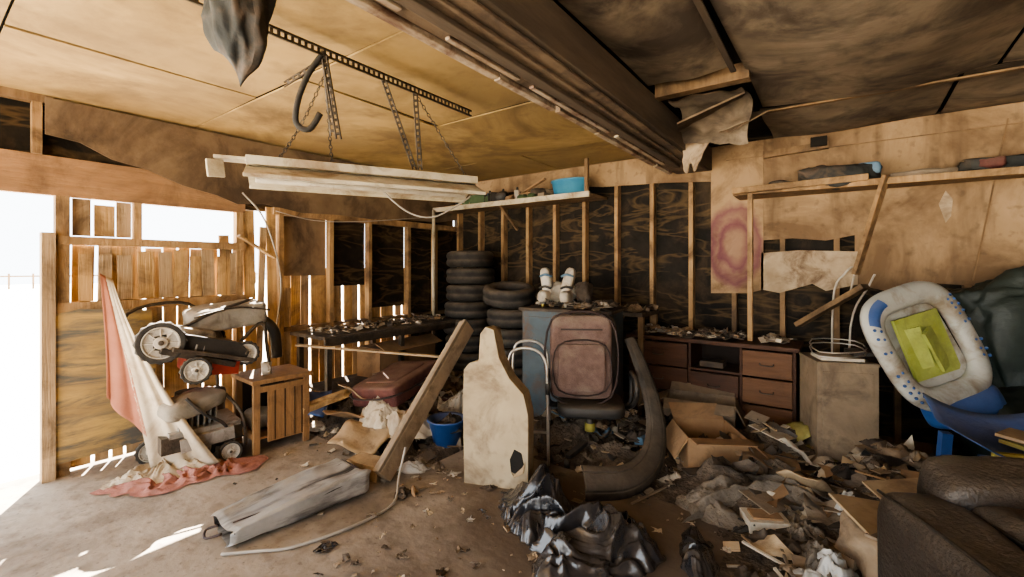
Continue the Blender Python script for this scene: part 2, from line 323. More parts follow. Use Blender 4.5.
b.span((-4.6,1.87,.0),(-4.53,1.93,2.02),STUD)
b.span((-4.595,1.12,1.73),(-4.53,1.17,2.02),STUD)
b.span((-4.575,.68,1.67),(-4.505,1.94,1.73),STUD)
b.span((-4.555,.68,1.18),(-4.505,1.94,1.25),STUD)
for i,(y,w,t) in enumerate([(.77,.1,2.015),(.89,.12,1.98),(1.02,.09,2.015)]): b.box((-4.575,y+w/2,(t+1.74)/2),(.018,w,t-1.74),PLANK if i%2 else PLANK2)
y=.76
while y<1.9:
    w=random.uniform(.07,.13); t=random.uniform(1.66,1.73)
    b.box((-4.60,y+w/2,(t+.02)/2),(.018,w-.004,t-.02),random.choice([PLANK,PLANK,PLANK2]),(random.uniform(-.02,.02),0,0)); y+=w+random.choice([.002,.004,.02])
y=.80
while y<1.86:
    w=random.uniform(.07,.11); t=random.uniform(1.6,1.665); b.box((-4.545+random.uniform(-.006,.006),y+w/2,(t+1.255)/2),(.012,w,t-1.255),random.choice([PLANK,PLANK,PLANK2]),(random.uniform(-.03,.03),0,0)); y+=w+random.choice([.006,.02,.035])
b.beam((-4.49,1.87,1.80),(-4.49,2.2,1.6),.06,.02,PLANK)
b.extr([(.67,.1),(.67,1.17),(.8,1.2),(1.22,1.16),(1.25,.7),(1.18,.12)],.015,OSB,Mx)
b.span((-4.56,.60,0),(-4.48,.67,1.75),PLANK2)
for (y,w,z0,z1,r,m) in [(1.95,.1,0,2.05,.02,PLANK),(2.06,.06,0,1.9,-.03,PLANK2),(2.16,.09,0,2.1,.015,PLANK),(2.3,.09,0,1.3,0,PLANK2),(1.75,.08,1.1,1.80,.06,PLANK)]:
    b.box((-4.555,y+w/2,(z0+z1)/2),(.02,w,z1-z0),m,(r,0,0))
for (y0,y1,z0) in [(2.32,2.8,1.42),(2.85,3.3,1.30),(3.35,3.9,1.02),(3.94,4.34,.0)]:
    b.span((-4.60,y0,z0),(-4.585,y1,2.2),SOOT if y0<2.5 else TAR)
b.span((-4.60,2.2,2.03),(-4.505,YB,2.10),STUD)
y=2.34
while y<3.98:
    w=random.uniform(.07,.11); b.box((-4.62,y+w/2,.75),(.018,w,1.5),random.choice([PLANK,PLANK,PLANK2]),(random.uniform(-.012,.012),0,0)); y+=w+random.choice([.004,.012,.03])
for yy in (2.25,2.8,3.30,3.90,4.38): b.span((-4.58,yy,0),(-4.50,yy+.045,2.1),STUD)
b.span((-4.60,2.3,.86),(-4.51,4.85,.90),STUDD)
b.span((-4.64,4.35,0),(-4.6,5.0,2.05),TAR)
b.done()

b=B('wall_back')
b.span((-4.64,4.90,0),(2.7,4.95,ZC+.05),TAR)
x=-4.5
while x<2.6:
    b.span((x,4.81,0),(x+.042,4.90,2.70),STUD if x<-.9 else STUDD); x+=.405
b.span((-4.55,4.80,2.62),(-2.1,4.90,2.71),STUDD)
b.span((-4.55,4.86,.0),(2.6,4.9,.09),STUDD)
b.extr([(-4.5,2.70),(-4.5,2.52),(-3.6,2.50),(-2.5,2.47),(-2.2,2.43),(-1.5,2.40),(-1.04,2.36),(-1.04,2.70)],.012,DRYW,Matrix.Translation((0,4.79,0)))
b.extr([(-1.04,1.25),(-1.04,2.70),(-.58,2.70),(-.58,1.30),(-.7,1.26)],.012,GRAF,Matrix.Translation((0,4.795,0)))
b.extr([(-.58,1.76),(-.58,2.70),(.10,2.70),(.10,1.78),(-.1,1.74),(-.35,1.77)],.012,DRYW,Matrix.Translation((0,4.80,0)))
b.extr([(-.60,1.30),(-.60,1.64),(-.3,1.66),(.12,1.64),(.12,1.36),(-.1,1.30),(-.2,1.36),(-.45,1.27)],.012,DRYL,Matrix.Translation((0,4.795,0)))
b.extr([(.10,1.36),(.10,2.70),(2.6,2.70),(2.6,1.3),(1.5,1.34),(1.1,1.30),(.9,1.36),(.6,1.38),(.35,1.30)],.012,DRYW,Matrix.Translation((0,4.802,0)))
b.box((.8,4.793,2.55),(3.4,.01,.006),STUDD); b.box((.9,4.79,2.0),(.008,.01,1.2),STUDD,(0,.15,0))
b.extr([(.62,2.0),(.66,2.1),(.70,2.03),(.69,1.9),(.66,1.85)],.004,DRYL,Matrix.Translation((0,4.792,0)))
b.done()
b=B('wall_right'); b.span((2.6,-3,0),(2.7,4.9,ZC+.05),DRYW); b.done()
b=B('conduit_pipe'); b.cyl((-4.45,4.30,0),(-4.45,4.30,2.28),.022,METW,12); b.done()

b=B('corner_shelf',bevel=.003)
b.span((-4.5,4.36,2.28),(-2.15,4.79,2.305),STUDD); b.span((-4.55,4.33,2.26),(-2.15,4.36,2.32),METW)
b.beam((-2.2,4.38,2.32),(-2.2,4.38,2.68),.04,.04,STUDD)
b.beam((-3.4,4.78,2.0),(-3.4,4.42,2.27),.03,.03,STUDD)
b.done()
b=B('storage_bin',(-2.50,4.55,2.308))
b.lathe([(.0,0),(.15,0),(.18,.2),(.19,.2),(.19,.22),(.165,.21),(.14,.02),(0,.02)],BLUEL,Matrix.Diagonal((1.25,.75,.9,1)),n=24); b.done()
b=B('shelf_clutter',(-3.3,4.58,2.31))
for i in range(34):
    x=random.uniform(-1.0,.5); m=random.choice([BLKP,GREEN,CARD,BLKP,CHAR,BURG,METD,BLUE,TAN2,DIRTS,CARDL]); r=random.uniform(.04,.10)
    if i%3: b.soft((x,random.uniform(-.1,.1),r*.8),(r*2.6,r*2,r*1.6),m,(0,0,random.uniform(0,3)),e=.7,nz=.03,ns=8,res=8)
    else: b.box((x,random.uniform(-.1,.1),r*.7),(r*2,r*2,r*1.4),m,(0,0,random.uniform(0,3)))
b.beam((-1.0,-.1,.03),(.4,.05,.13),.05,.02,STUD); b.beam((-.2,.1,.03),(.5,-.08,.24),.04,.02,CARD)
for i in range(3): b.cyl((-.4+i*.22,0,0),(-.4+i*.22,0,.16),.035,random.choice([BLUE,WHITEP,GREEN])); b.cyl((-.4+i*.22,0,.16),(-.4+i*.22,0,.2),.015,BLKP)
b.done()

b=B('wall_shelf',bevel=.003)
b.span((-.78,4.45,2.15),(2.4,4.79,2.175),STUDD)
b.box((1.0,4.42,2.15),(2.8,.03,.05),STUD,(0,.012,0))
b.box((-.3,4.40,2.19),(.95,.06,.05),STUD,(0,-.02,.03))
b.span((-.66,4.42,0.86),(-.62,4.47,2.15),STUD)
b.beam((.28,4.40,2.2),(.1,4.5,1.45),.07,.03,STUD)
b.beam((.16,4.45,1.36),(-.30,4.70,1.00),.1,.04,STUDD)
b.done()
b=B('shelf_rags',(0.1,4.6,2.18))
b.soft((-.12,-.08,.07),(.5,.24,.16),JACK,nz=.06,ns=6,crease=.04); b.soft((.08,-.05,.10),(.16,.2,.10),PAPB,nz=.05,ns=9)
b.soft((.95,0,.05),(.7,.2,.1),JACK,nz=.05,ns=8,crease=.04); b.soft((.75,-.05,.06),(.15,.15,.07),BURG,nz=.05,ns=9); b.soft((-.45,.0,.04),(.3,.1,.08),CHAR,nz=.05,ns=9); b.soft((.4,.0,.03),(.4,.1,.06),DIRTS,nz=.05,ns=9); b.done()
b=B('wall_bracket_board'); b.box((-.33,4.77,2.56),(.5,.05,.06),STUDD,(0,-.03,0)); b.box((-.15,4.74,2.6),(.12,.05,.08),BLACK); b.done()

b=B('torn_ceiling_flap')
def f(u,v):
    x=-1.05+.30*u*(1-.62*v)+.03*noise.noise(Vector((u*4,v*4,0))); z=2.66-.34*v*(1+.12*math.sin(u*9)*v); y=3.88-.05*math.sin(v*2.2)+.03*math.sin(u*5)
    return (x,y,z)
b.grid(f,18,18,DRYL); b.done(solid=.006)

# ---------------------------------------------------------------- ceiling hung hardware
b=B('perforated_angle_hanger')
def perf(p,q,w=.03):
    p=Vector(p);q=Vector(q);n=max(2,int((q-p).length/.035)); d=(q-p)/n
    for sgn in (-1,1):
        off=Vector((0,0,1)) if abs(d.normalized().z)<.7 else Vector((.6,.8,0))
        o=off*sgn*w*.4; b.beam(p+o,q+o,w*.25,w*.25,METD)
    for i in range(n): b.beam(p+d*i,p+d*(i+.45),w,.003,METD,up=(.8,-.6,.05))
perf((-2.24,.3,2.66),(-2.24,2.55,2.66),.045)
perf((-2.24,1.36,2.64),(-2.30,1.45,2.24)); perf((-2.24,1.36,2.64),(-2.2,1.42,2.2))
perf((-2.24,1.75,2.64),(-2.30,2.05,2.16)); perf((-2.24,2.0,2.64),(-2.28,2.08,2.16))
perf((-2.24,1.38,2.64),(-2.45,1.25,2.5))
b.done()
b=B('shop_light_fixture',bevel=.004)
p=Vector((-2.78,1.20,2.12)); q=Vector((-2.12,2.45,2.12))
dv=(q-p).normalized(); sd=Vector((dv.y,-dv.x,0))
b.beam(p,q,.14,.05,METW)
def f(u,v):
    s=(u-.5); return p+(q-p)*v+sd*(s*.42)+Vector((0,0,-.02-.09*abs(s)*2))
b.grid(f,8,4,METW)
b.beam(p+sd*.21+Vector((0,0,-.115)),q+sd*.21+Vector((0,0,-.115)),.012,.022,METW)
b.beam(p-sd*.21+Vector((0,0,-.115)),q-sd*.21+Vector((0,0,-.115)),.012,.022,METW)
for k in (-.09,.09): b.cyl(p+dv*.04+sd*k+Vector((0,0,-.09)),q-dv*.04+sd*k+Vector((0,0,-.09)),.017,WHITEP,10)
b.beam(p-dv*.16+Vector((0,0,.01))-sd*.03,p+Vector((0,0,.01))-sd*.03,.10,.02,METW); b.beam(p-dv*.16-sd*.03,p-dv*.15+Vector((0,0,-.10))-sd*.03,.09,.02,METW)
b.done()
b=B('hanging_chain')
def chain(p,q,s=.1):
    p=Vector(p);q=Vector(q);n=int((q-p).length/.028)
    for i in range(n):
        t=(i+.5)/n; c=p.lerp(q,t)+Vector((0,0,-s*4*t*(1-t))); d=(q-p).normalized(); a=d.orthogonal().normalized() if i%2 else d.cross(d.orthogonal()).normalized()
        b.tube([c-d*.017,c+a*.009,c+d*.017,c-a*.009],.0028,METD,n=5,sub=3,closed=True)
chain((-2.24,2.0,2.64),(-2.14,2.38,2.15),.0); chain((-2.24,1.36,2.64),(-2.55,1.6,2.15),.03); chain((-2.26,1.4,2.62),(-2.72,1.35,2.15),.05)
b.done()
b=B('rubber_hose'); b.tube([(-2.24,1.36,2.66),(-2.3,1.31,2.55),(-2.34,1.27,2.4),(-2.36,1.27,2.28),(-2.32,1.32,2.25),(-2.28,1.36,2.34)],.016,RUB); b.done()
b=B('hanging_wire'); b.tube([(-2.5,1.9,2.05),(-2.45,2.1,1.9),(-2.35,2.25,1.86),(-2.25,2.4,1.95),(-2.2,2.5,2.03)],.006,WIREM)
b.done()
b=B('wall_cable'); b.tube([(-4.48,1.9,2.2),(-4.47,2.1,1.95),(-4.47,2.25,1.4),(-4.47,2.2,.9)],.008,WIREM); b.tube([(-4.47,2.2,2.06),(-4.46,2.6,2.0),(-4.46,3.2,2.04),(-4.46,4.2,2.18)],.005,WIREM); b.done()
b=B('hanging_jacket',(-1.72,.72,2.40))
def f(u,v):
    a=u*2*PI; r=.085+.035*math.sin(v*3)-.045*v*v; r*=(1-max(0,v-.9)*9); q=Vector((math.cos(a)*2.0,math.sin(a)*2.0,v*3)); w=1+.35*noise.noise(q)+.16*ridge(q*1.7)
    return (r*1.2*math.cos(a)*w+.03*v-.03, r*.8*math.sin(a)*w, .31-.52*v-.05*math.cos(a)*v)
b.grid(f,60,40,JACK); b.tube([(.05,.02,.31),(.07,.04,.18),(.05,.04,.04),(.02,.0,-.03)],.035,SOOT,n=10); b.done()

# ---------------------------------------------------------------- left wall objects
def wheel(b,c,ax,r,w,m=HUB):
    z=Vector(ax).normalized(); M=Matrix.Translation(c)@z.to_track_quat('Z','Y').to_matrix().to_4x4()
    b.lathe([(r*.72,-w/2),(r*.92,-w/2),(r,-w*.3),(r,w*.3),(r*.92,w/2),(r*.72,w/2)],RUB,M,n=32,tread=(2,3),closed=True)
    b.lathe([(r*.74,w*.45),(r*.68,w*.5),(r*.62,w*.2),(r*.3,w*.15),(r*.26,w*.5),(.0,w*.55)],m,M,n=24)
    b.lathe([(r*.12,w*.55),(r*.1,w*.75),(0,w*.75)],METD,M,n=12)
    for k in range(8):
        a=2*PI*k/8; p=M@Vector((r*.26*math.cos(a),r*.26*math.sin(a),w*.3)); q=M@Vector((r*.66*math.cos(a),r*.66*math.sin(a),w*.3)); b.beam(p,q,r*.06,.008,m)
AX=(1,-.25,.05)
b=B('lawn_mower',(-4.05,1.35,0),bevel=.008)
b.box((-.02,.04,.22),(.42,.52,.12),METD,(0,0,-.1)); b.box((.03,.05,.295),(.34,.46,.04),ALU,(0,.05,-.1)); b.soft((-.02,0,.38),(.28,.30,.20),METD,e=.35,nz=.02,ns=8); b.cyl((-.02,0,.4),(-.02,0,.55),.1,CHAR,20)
wheel(b,(.15,-.02,.15),AX,.13,.05); wheel(b,(.24,.18,.085),AX,.085,.045); wheel(b,(-.2,-.2,.1),AX,.1,.05); wheel(b,(-.2,.28,.1),AX,.1,.05)
b.box((.20,.04,.22),(.06,.34,.10),ALU,(.1,.1,-.2)); b.soft((.08,-.02,.48),(.24,.42,.13),GREYC,(.1,.1,.2),e=.4,nz=.03,ns=6)
for k in range(7): b.box((.0,-.13+.04*k,.38),(.34,.010,.14),ALU,(0,.1,0))
b.tube([(.2,-.1,.55),(.24,.0,.42),(.24,.14,.3),(.22,.2,.12)],.012,BLKP); b.tube([(.1,.2,.5),(.25,.26,.35),(.22,.3,.1)],.012,METD)
b.tube([(-.25,-.2,.3),(-.35,-.3,.8),(-.36,-.3,1.15),(-.36,.1,1.2),(-.34,.25,.9),(-.25,.3,.3)],.013,METD)
b.done()
b=B('lawn_mower',(-4.05,1.36,.62),bevel=.008)
b.extr([(-.30,-.04),(-.32,.05),(-.22,.10),(.22,.10),(.32,.04),(.30,-.04)],.40,BLKP,Matrix.Translation((0,.02,.26))@Rm((-.28,0,-.1))@Matrix.Rotation(PI/2,4,'Z'))
b.box((.05,.09,.13),(.30,.34,.10),RED,(-.12,.1,-.1)); b.box((.05,.09,.185),(.22,.26,.03),RED,(-.12,.1,-.1))
b.box((.13,-.02,.22),(.20,.5,.04),METD,(-.35,.1,-.1)); b.beam((.22,-.2,.30),(.22,.34,.14),.05,.03,CHAR)
for k in range(6): b.box((.19,-.05+.05*k,.27-.014*k),(.02,.012,.09),ALU,(-.28,0,0))
b.soft((0,0,.36),(.24,.26,.12),ALU,(-.28,0,0),e=.4)
wheel(b,(.16,-.25,.35),AX,.155,.07); wheel(b,(.20,.30,.20),AX,.10,.05); wheel(b,(.24,-.06,.13),AX,.105,.05,HUB); wheel(b,(-.18,.2,.3),AX,.1,.05)
b.tube([(.1,.3,.28),(.12,.46,.42),(.12,.50,.2),(.14,.52,-.05)],.014,METD); b.tube([(.0,-.2,.35),(.05,.1,.52),(.04,.42,.62)],.012,METD)
b.done()
b=B('grass_catcher_bag',(-4.15,1.62,1.06)); b.soft((0,0,.04),(.34,.56,.20),GREYC,(.12,.05,-.1),e=.3,nz=.03,ns=5,crease=.01,res=26); b.tube([(.18,-.28,.06),(.2,0,.12),(.18,.28,.08)],.008,METD); b.tube([(.0,.28,.0),(.05,.38,-.12),(.06,.40,-.36)],.045,BLKP,n=10); b.done()

b=B('draped_cloth')
top=Vector((-4.46,.90,1.46))
def f(u,v):
    base=Vector((-4.30,.86,0)).lerp(Vector((-3.72,1.42,0)),u)
    t=top+Vector((.02*u,.07*u,-.05*u)); p=t.lerp(base+Vector((0,0,.03)),v)
    hang=v*(1-v)*4
    p.x+=.09*hang+.045*ridge(Vector((u*3.2,v*.9,1)))*v+.018*math.sin(u*26+v*4)*v; p.y+=.04*ridge(Vector((u*3.5,v*.7,7)))*v-.10*hang*u*u; return p
for (m,a,c) in ((ORCL,0,.42),(WHCL,.38,1)):
    b.grid(lambda u,v:f(a+(c-a)*u,v*((.62+.2*u) if m is ORCL else .98)),40,40,m)
b.done(solid=.004)
b=B('pink_cloth'); b.crumple((-3.78,1.28,0),.22,.46,.05,PINKCL,rz=-.35,seed=3,k=7,amp=.05); b.done()
b=B('white_sheet'); b.crumple((-3.95,1.15,.0),.17,.32,.09,WHCL,rz=-.4,seed=9,k=7,amp=.06); b.done()

b=B('nightstand',(-3.96,1.92,0),(0,0,math.radians(-4)),bevel=.004)
W,D,H=.42,.44,.6
b.box((0,0,H-.015),(W+.05,D+.05,.035),NIGHT)
for sx in(-1,1):
    for sy in(-1,1): b.box((sx*(W/2-.02),sy*(D/2-.02),H/2-.015),(.04,.05,H-.035),NIGHT)
b.box((W/2-.02,.045,H/2-.0),(.018,D*.72,H-.16),NIGHT)
for k in (-.08,.0,.08,.14): b.box((W/2-.008,k+.02,H/2),(.006,.008,H-.18),DRESSD)
b.box((W/2-.015,0,H-.08),(.03,D-.08,.05),NIGHT); b.box((0,-D/2+.02,.13),(W-.06,.02,.05),NIGHT); b.box((0,0,.12),(W-.06,D-.06,.02),NIGHT)
b.box((-W/2+.02,0,H/2),(.012,D-.06,H-.1),DRESSD); b.box((0,D/2-.02,H/2),(W-.06,.012,H-.1),NIGHT)
b.soft((-.02,-.08,.22),(.22,.2,.16),GREYC,e=.6,nz=.04,ns=7)
b.done()
b=B('cup',(-3.92,1.85,.605)); b.lathe([(0,0),(.032,0),(.042,.10),(.038,.10),(.03,.008),(0,.008)],WHITEP,n=20); b.tube([(.038,0,.08),(.065,0,.07),(.062,0,.035),(.034,0,.025)],.005,WHITEP); b.done()
b=B('plastic_jug',(-4.3,1.62,0)); b.soft((0,0,.42),(.12,.12,.14),METD,e=.5); b.cyl((0,0,0),(0,0,.38),.06,BLKP); b.done()

b=B('workbench',bevel=.003)
b.box((-4.18,3.35,.84),(.62,2.0,.035),CHAR); b.box((-3.87,3.35,.80),(.025,2.0,.07),METD)
for y in (2.42,3.3,4.3): b.box((-3.92,y,.41),(.05,.05,.82),METD); b.box((-4.42,y,.41),(.05,.05,.82),METD)
b.box((-4.15,3.3,.3),(.5,1.7,.025),CHAR)
b.done()

# ---------------------------------------------------------------- debris
def paper(b,p,s,m):
    R_=Euler((random.uniform(-.5,.5),random.uniform(-.5,.5),random.uniform(0,6.3))).to_matrix(); k=random.uniform(-.6,.6); a=random.uniform(.4,1); sd_=random.uniform(0,50)
    b.grid(lambda u,v:Vector(p)+R_@Vector(((u-.5)*s*(1+.4*noise.noise(Vector((v*3,sd_,0)))),(v-.5)*s*a*(1+.4*noise.noise(Vector((u*3,sd_+9,0)))),k*s*((u-.5)**2*2)+s*.35*noise.noise(Vector((u*2.5+sd_,v*2.5,0)))+.01)),5,5,m)
SOFTM=[WHCL,GREYCL,PLAS,GREYCL,BAGB,CHAR,DIRTS,PAPER,TAN2]
def scrap(b,p,s,mats,kinds='ppclps'):
    k=random.choice(kinds); m=random.choice(mats)
    if k=='p': paper(b,p,s,m)
    elif k=='c': b.box((p[0],p[1],p[2]+.01),(s,s*random.uniform(.3,.9),.006),m,(random.uniform(-.4,.4),random.uniform(-.4,.4),random.uniform(0,3)))
    elif k=='b': b.box((p[0],p[1],p[2]+s*.15),(s*.6,s*.4,s*.3),m,(random.uniform(-.3,.3),random.uniform(-.3,.3),random.uniform(0,3)))
    elif k=='s': b.box((p[0],p[1],p[2]+.01),(s*1.6,.014,.01),m,(random.uniform(-.2,.2),random.uniform(-.3,.3),random.uniform(0,3)))
    else:
        m=random.choice(SOFTM); b.crumple((p[0],p[1],p[2]),s*.7,s*.45,s*.22,m,rz=random.uniform(0,3),seed=random.uniform(0,40),k=1.3/s,amp=s*.28,nu=12,nv=32)
MIX=[PAPER,CARD,CHAR,TAN2,CHAR,CARDL,DIRTS,BLKP,GREYC,CHAR,DIRTS,DIRTS,TAN2]
def heap(name,x0,x1,y0,y1,h,n,mats,smin=.05,smax=.22,kinds='ppclpsb',seed=0):
    b=B(name)
    def H(x,y):
        u=(x-x0)/(x1-x0); v=(y-y0)/(y1-y0); e=max(0,min(1,u*4,(1-u)*4))*max(0,min(1,v*4,(1-v)*4))
        e=e*e*(3-2*e)
        return e*h*(.45+.9*noise.noise(Vector((x*2.2+seed,y*2.2,0)))+.5*noise.noise(Vector((x*7+seed,y*7,0)))+.15*ridge(Vector((x*14,y*14,seed))))+.002
    b.grid(lambda u,v:(x0+(x1-x0)*u,y0+(y1-y0)*v,max(-.012,H(x0+(x1-x0)*u,y0+(y1-y0)*v)-(.02 if u in(0,1) or v in(0,1) else 0))),90,90,HEAPM)
    for i in range(n):
        u=min(.97,max(.03,random.gauss(.5,.26))); v=min(.97,max(.03,random.gauss(.5,.26))); x=x0+(x1-x0)*u;y=y0+(y1-y0)*v
        scrap(b,(x,y,max(.005,H(x,y))),smin+(smax-smin)*random.random()**1.7,mats,kinds)
    b.done()
def tabletop(name,x0,x1,y0,y1,z,n,mats,smin=.03,smax=.12):
    b=B(name)
    for i in range(n): scrap(b,(random.uniform(x0,x1),random.uniform(y0,y1),z+.004),random.uniform(smin,smax),mats,'pccbsl')
    b.done()
tabletop('bench_debris',-4.42,-3.95,2.45,4.25,.86,150,MIX+[PAPER,PAPER])
heap('rubbish_pile',-4.4,-2.5,2.2,4.3,.34,320,MIX+[WHCL,PAPER,GREYC,PAPB,BURG],.06,.28,seed=2)
heap('rubbish_pile',-2.4,-.9,2.95,4.3,.22,240,MIX+[CHAR,BLKP,CHAR,CHAR,PAPB],.05,.2,seed=5)
heap('rubbish_pile',-1.2,1.5,2.9,4.3,.26,560,MIX+[CARD,CARD,CARDL,CHAR,BLKP,PAPER,PAPER],.05,.30,'ppcclps',seed=8)
heap('rubbish_pile',-.5,.55,1.9,3.1,.06,220,MIX+[PAPER,CARDL,TAN2,PAPER],.04,.2,seed=11)
b=B('floor_litter')
for i in range(460):
    x=random.uniform(-3.6,.2); y=random.uniform(1.2,3.2)
    if x< -2.3 and y<2.0 and random.random()<.75: continue
    scrap(b,(x,y,.003),random.choice([.012,.015,.02,.03,.04,.06]),MIX+[DIRTS,CHAR,DIRTS],'ppcl')
b.done()

b=B('suitcase_burgundy',(-3.45,2.86,.40),(.14,-.10,.25))
b.soft((0,0,0),(.52,.78,.2),BURG,e=.22,nz=.02,ns=4,res=24); b.tube([(-.25,-.38,.02),(.25,-.38,.02),(.25,.38,.02),(-.25,.38,.02)],.009,PIPE,closed=True,sub=4)
b.soft((0,0,.085),(.36,.55,.05),BURG,e=.25,res=14); b.tube([(.26,-.08,0),(.31,-.06,.0),(.31,.06,.0),(.26,.08,0)],.012,BLKP); b.done()
b=B('cardboard_box_large',(-4.15,3.45,.32),(0,0,.1)); b.box((0,0,.16),(.35,.9,.32),CARD); b.box((.2,0,.33),(.2,.9,.01),CARD,(0,.4,0)); b.done()
b=B('wooden_plank'); b.beam((-4.0,2.15,.80),(-3.05,3.05,.66),.05,.018,CARDL); b.done()
b=B('flattened_cardboard',(-3.15,2.25,0))
for (x,y,z,w,d,rx,ry,rz,m) in [(0,0,.12,.42,.34,.25,.1,.4,CARDL),(-.35,.1,.2,.4,.35,-.3,.2,1.1,CARD),(.15,.35,.22,.45,.3,.2,-.4,.2,TAN2),(-.6,.05,.3,.08,.45,.2,.9,.1,PLANK),(-.7,-.05,.28,.3,.3,.5,.1,.8,BLUE),(-.45,.25,.34,.3,.25,-.5,.4,.5,CARDL)]:
    b.grid(lambda u,v:Vector((x,y,z))+Euler((rx,ry,rz)).to_matrix()@Vector(((u-.5)*w,(v-.5)*d,.05*noise.noise(Vector((u*2+x,v*2,y)))+.04*abs(u-.5))),8,8,m)
b.done(solid=.008)
b=B('crumpled_white_cloth'); b.crumple((-3.02,2.66,.10),.28,.22,.22,WHCL,seed=4,k=7,amp=.07); b.done()
b=B('crumpled_white_cloth'); b.crumple((-2.85,3.15,.15),.25,.25,.30,GREYC,seed=6,k=7,amp=.07); b.done()
b=B('crumpled_white_cloth'); b.crumple((-3.25,2.5,.15),.2,.16,.18,WHCL,seed=14,k=8,amp=.07); b.done()
b=B('blue_bucket',(-2.68,2.74,0)); b.lathe([(0,0),(.10,0),(.15,.22),(.165,.225),(.16,.24),(.138,.23),(.09,.015),(0,.015)],BLUE,n=28); b.crumple((0,0,.14),.13,.13,.12,CHAR,seed=2,k=12,amp=.04,nu=12,nv=30); b.done()

b=B('leaning_post',bevel=.006)
b.beam((-2.56,1.98,.06),(-2.62,2.93,1.00),.13,.085,TAN2,up=(1,0,0)); b.beam((-2.535,1.955,.09),(-2.595,2.90,1.03),.10,.03,BOXBR,up=(1,0,0))
b.done()
b=B('wood_block',(-2.76,2.02,0),(0,0,.3)); b.box((0,0,.06),(.26,.16,.11),CARDL,(0,.08,0)); b.done()
b=B('upholstery_side_panel',(-2.12,2.34,0),(-.05,0,math.radians(20)),bevel=.012)
b.extr([(0,0),(-.02,.5),(-.02,.78),(.02,.83),(.09,.85),(.10,1.04),(.14,1.09),(.20,1.07),(.24,.88),(.32,.74),(.42,.64),(.455,.5),(.46,0)],.16,TAN,Matrix.Translation((0,.08,0)))
b.extr([(.34,.12),(.33,.2),(.36,.27),(.41,.25),(.43,.17),(.39,.10)],.01,BLACK,Matrix.Translation((0,-.002,0)))
b.extr([(.36,.08),(.34,.12),(.36,.10),(.42,.16),(.44,.2),(.43,.12)],.012,CARDL,Matrix.Translation((0,-.006,0)))
b.done()

b=B('silver_garment_bag',(-2.72,1.46,0),(0,0,math.radians(-6)))
def f(u,v):
    a=u*2*PI; y=(v-.5)*.80; en=max(0,(abs(v-.5)*2-.92)*12); w=(.150+.035*v)*(1-.08*en)*(1+.05*noise.noise(Vector((v*3,5,2)))); h=(.040+.035*v)*(1+.1*noise.noise(Vector((v*4,1,2))))*(1-.15*en)+.006
    sg=lambda q:math.copysign(abs(q)**.16,q)
    p=Vector((w*sg(math.cos(a)),y+.02*math.sin(a*2),h+h*sg(math.sin(a)))); r_=ridge(Vector((p.x*5,p.y*2.2,p.z*3)))*.013+ridge(Vector((p.x*16,p.y*5,p.z*6)))*.003
    p.x+=r_*.6; p.z=max(.004,p.z+r_*1.3-.012*math.cos(p.x*14)*(.5+v)); return p
b.grid(f,140,90,SILV); b.tube([(.145,-.38,.08),(.165,0,.11),(.175,.36,.15)],.008,PIPE); b.tube([(-.15,-.36,.08),(-.15,0,.11),(-.165,.36,.15)],.007,PIPE); b.tube([(-.165,.38,.145),(0,.385,.15),(.17,.38,.145)],.008,PIPE)
for k in (-.08,.06): b.tube([(k,-.36,.10),(k+.02,0,.115),(k-.01,.36,.155)],.004,PIPE)
b.soft((.0,.38,.075),(.32,.05,.13),BLKP,e=.25,nz=.015,ns=8,crease=.008); b.tube([(-.05,-.40,.06),(-.09,-.45,.04),(-.02,-.47,.03),(.04,-.41,.05)],.007,PIPE)
b.done()
b=B('floor_cable'); b.tube([(-2.45,2.1,.25),(-2.40,2.0,.1),(-2.28,1.85,.012),(-2.27,1.55,.012),(-2.36,1.25,.012),(-2.48,1.12,.012),(-2.60,1.0,.012)],.008,WIREM); b.done()
b=B('rag_scrap',(-2.33,1.97,0)); b.crumple((0,0,0),.06,.07,.06,CHAR,seed=3,k=20,amp=.03,nu=14,nv=30); b.crumple((.05,.06,0),.03,.04,.07,CARD,seed=5,k=20,amp=.02,nu=10,nv=24); b.done()

def tire(b,c,r=.31,w=.2,tilt=(0,0,0)):
    M=Matrix.Translation(c)@Rm(tilt); h=w/2
    b.lathe([(r*.6,-h*.7),(r*.66,-h*.95),(r*.82,-h),(r*.95,-h*.8),(r,-h*.55),(r,-h*.2),(r-.012,-h*.15),(r-.012,h*.15),(r,h*.2),(r,h*.55),(r*.95,h*.8),(r*.82,h),(r*.66,h*.95),(r*.6,h*.7),(r*.58,0)],RUB,M,n=64,tread=(4,5,8,9),closed=True)
b=B('tire_stack',(-3.9,4.42,0))
for i in range(8): tire(b,(random.uniform(-.03,.03),random.uniform(-.03,.03),.108+i*.215),.315+random.uniform(-.012,.012),.208)
b.done()
b=B('tire_stack',(-3.0,4.12,0))
for i in range(5): tire(b,(random.uniform(-.02,.02),random.uniform(-.02,.02),.105+i*.21),.30,.2)
tire(b,(-.03,-.02,1.20),.30,.2,(.15,.12,0))
b.done()

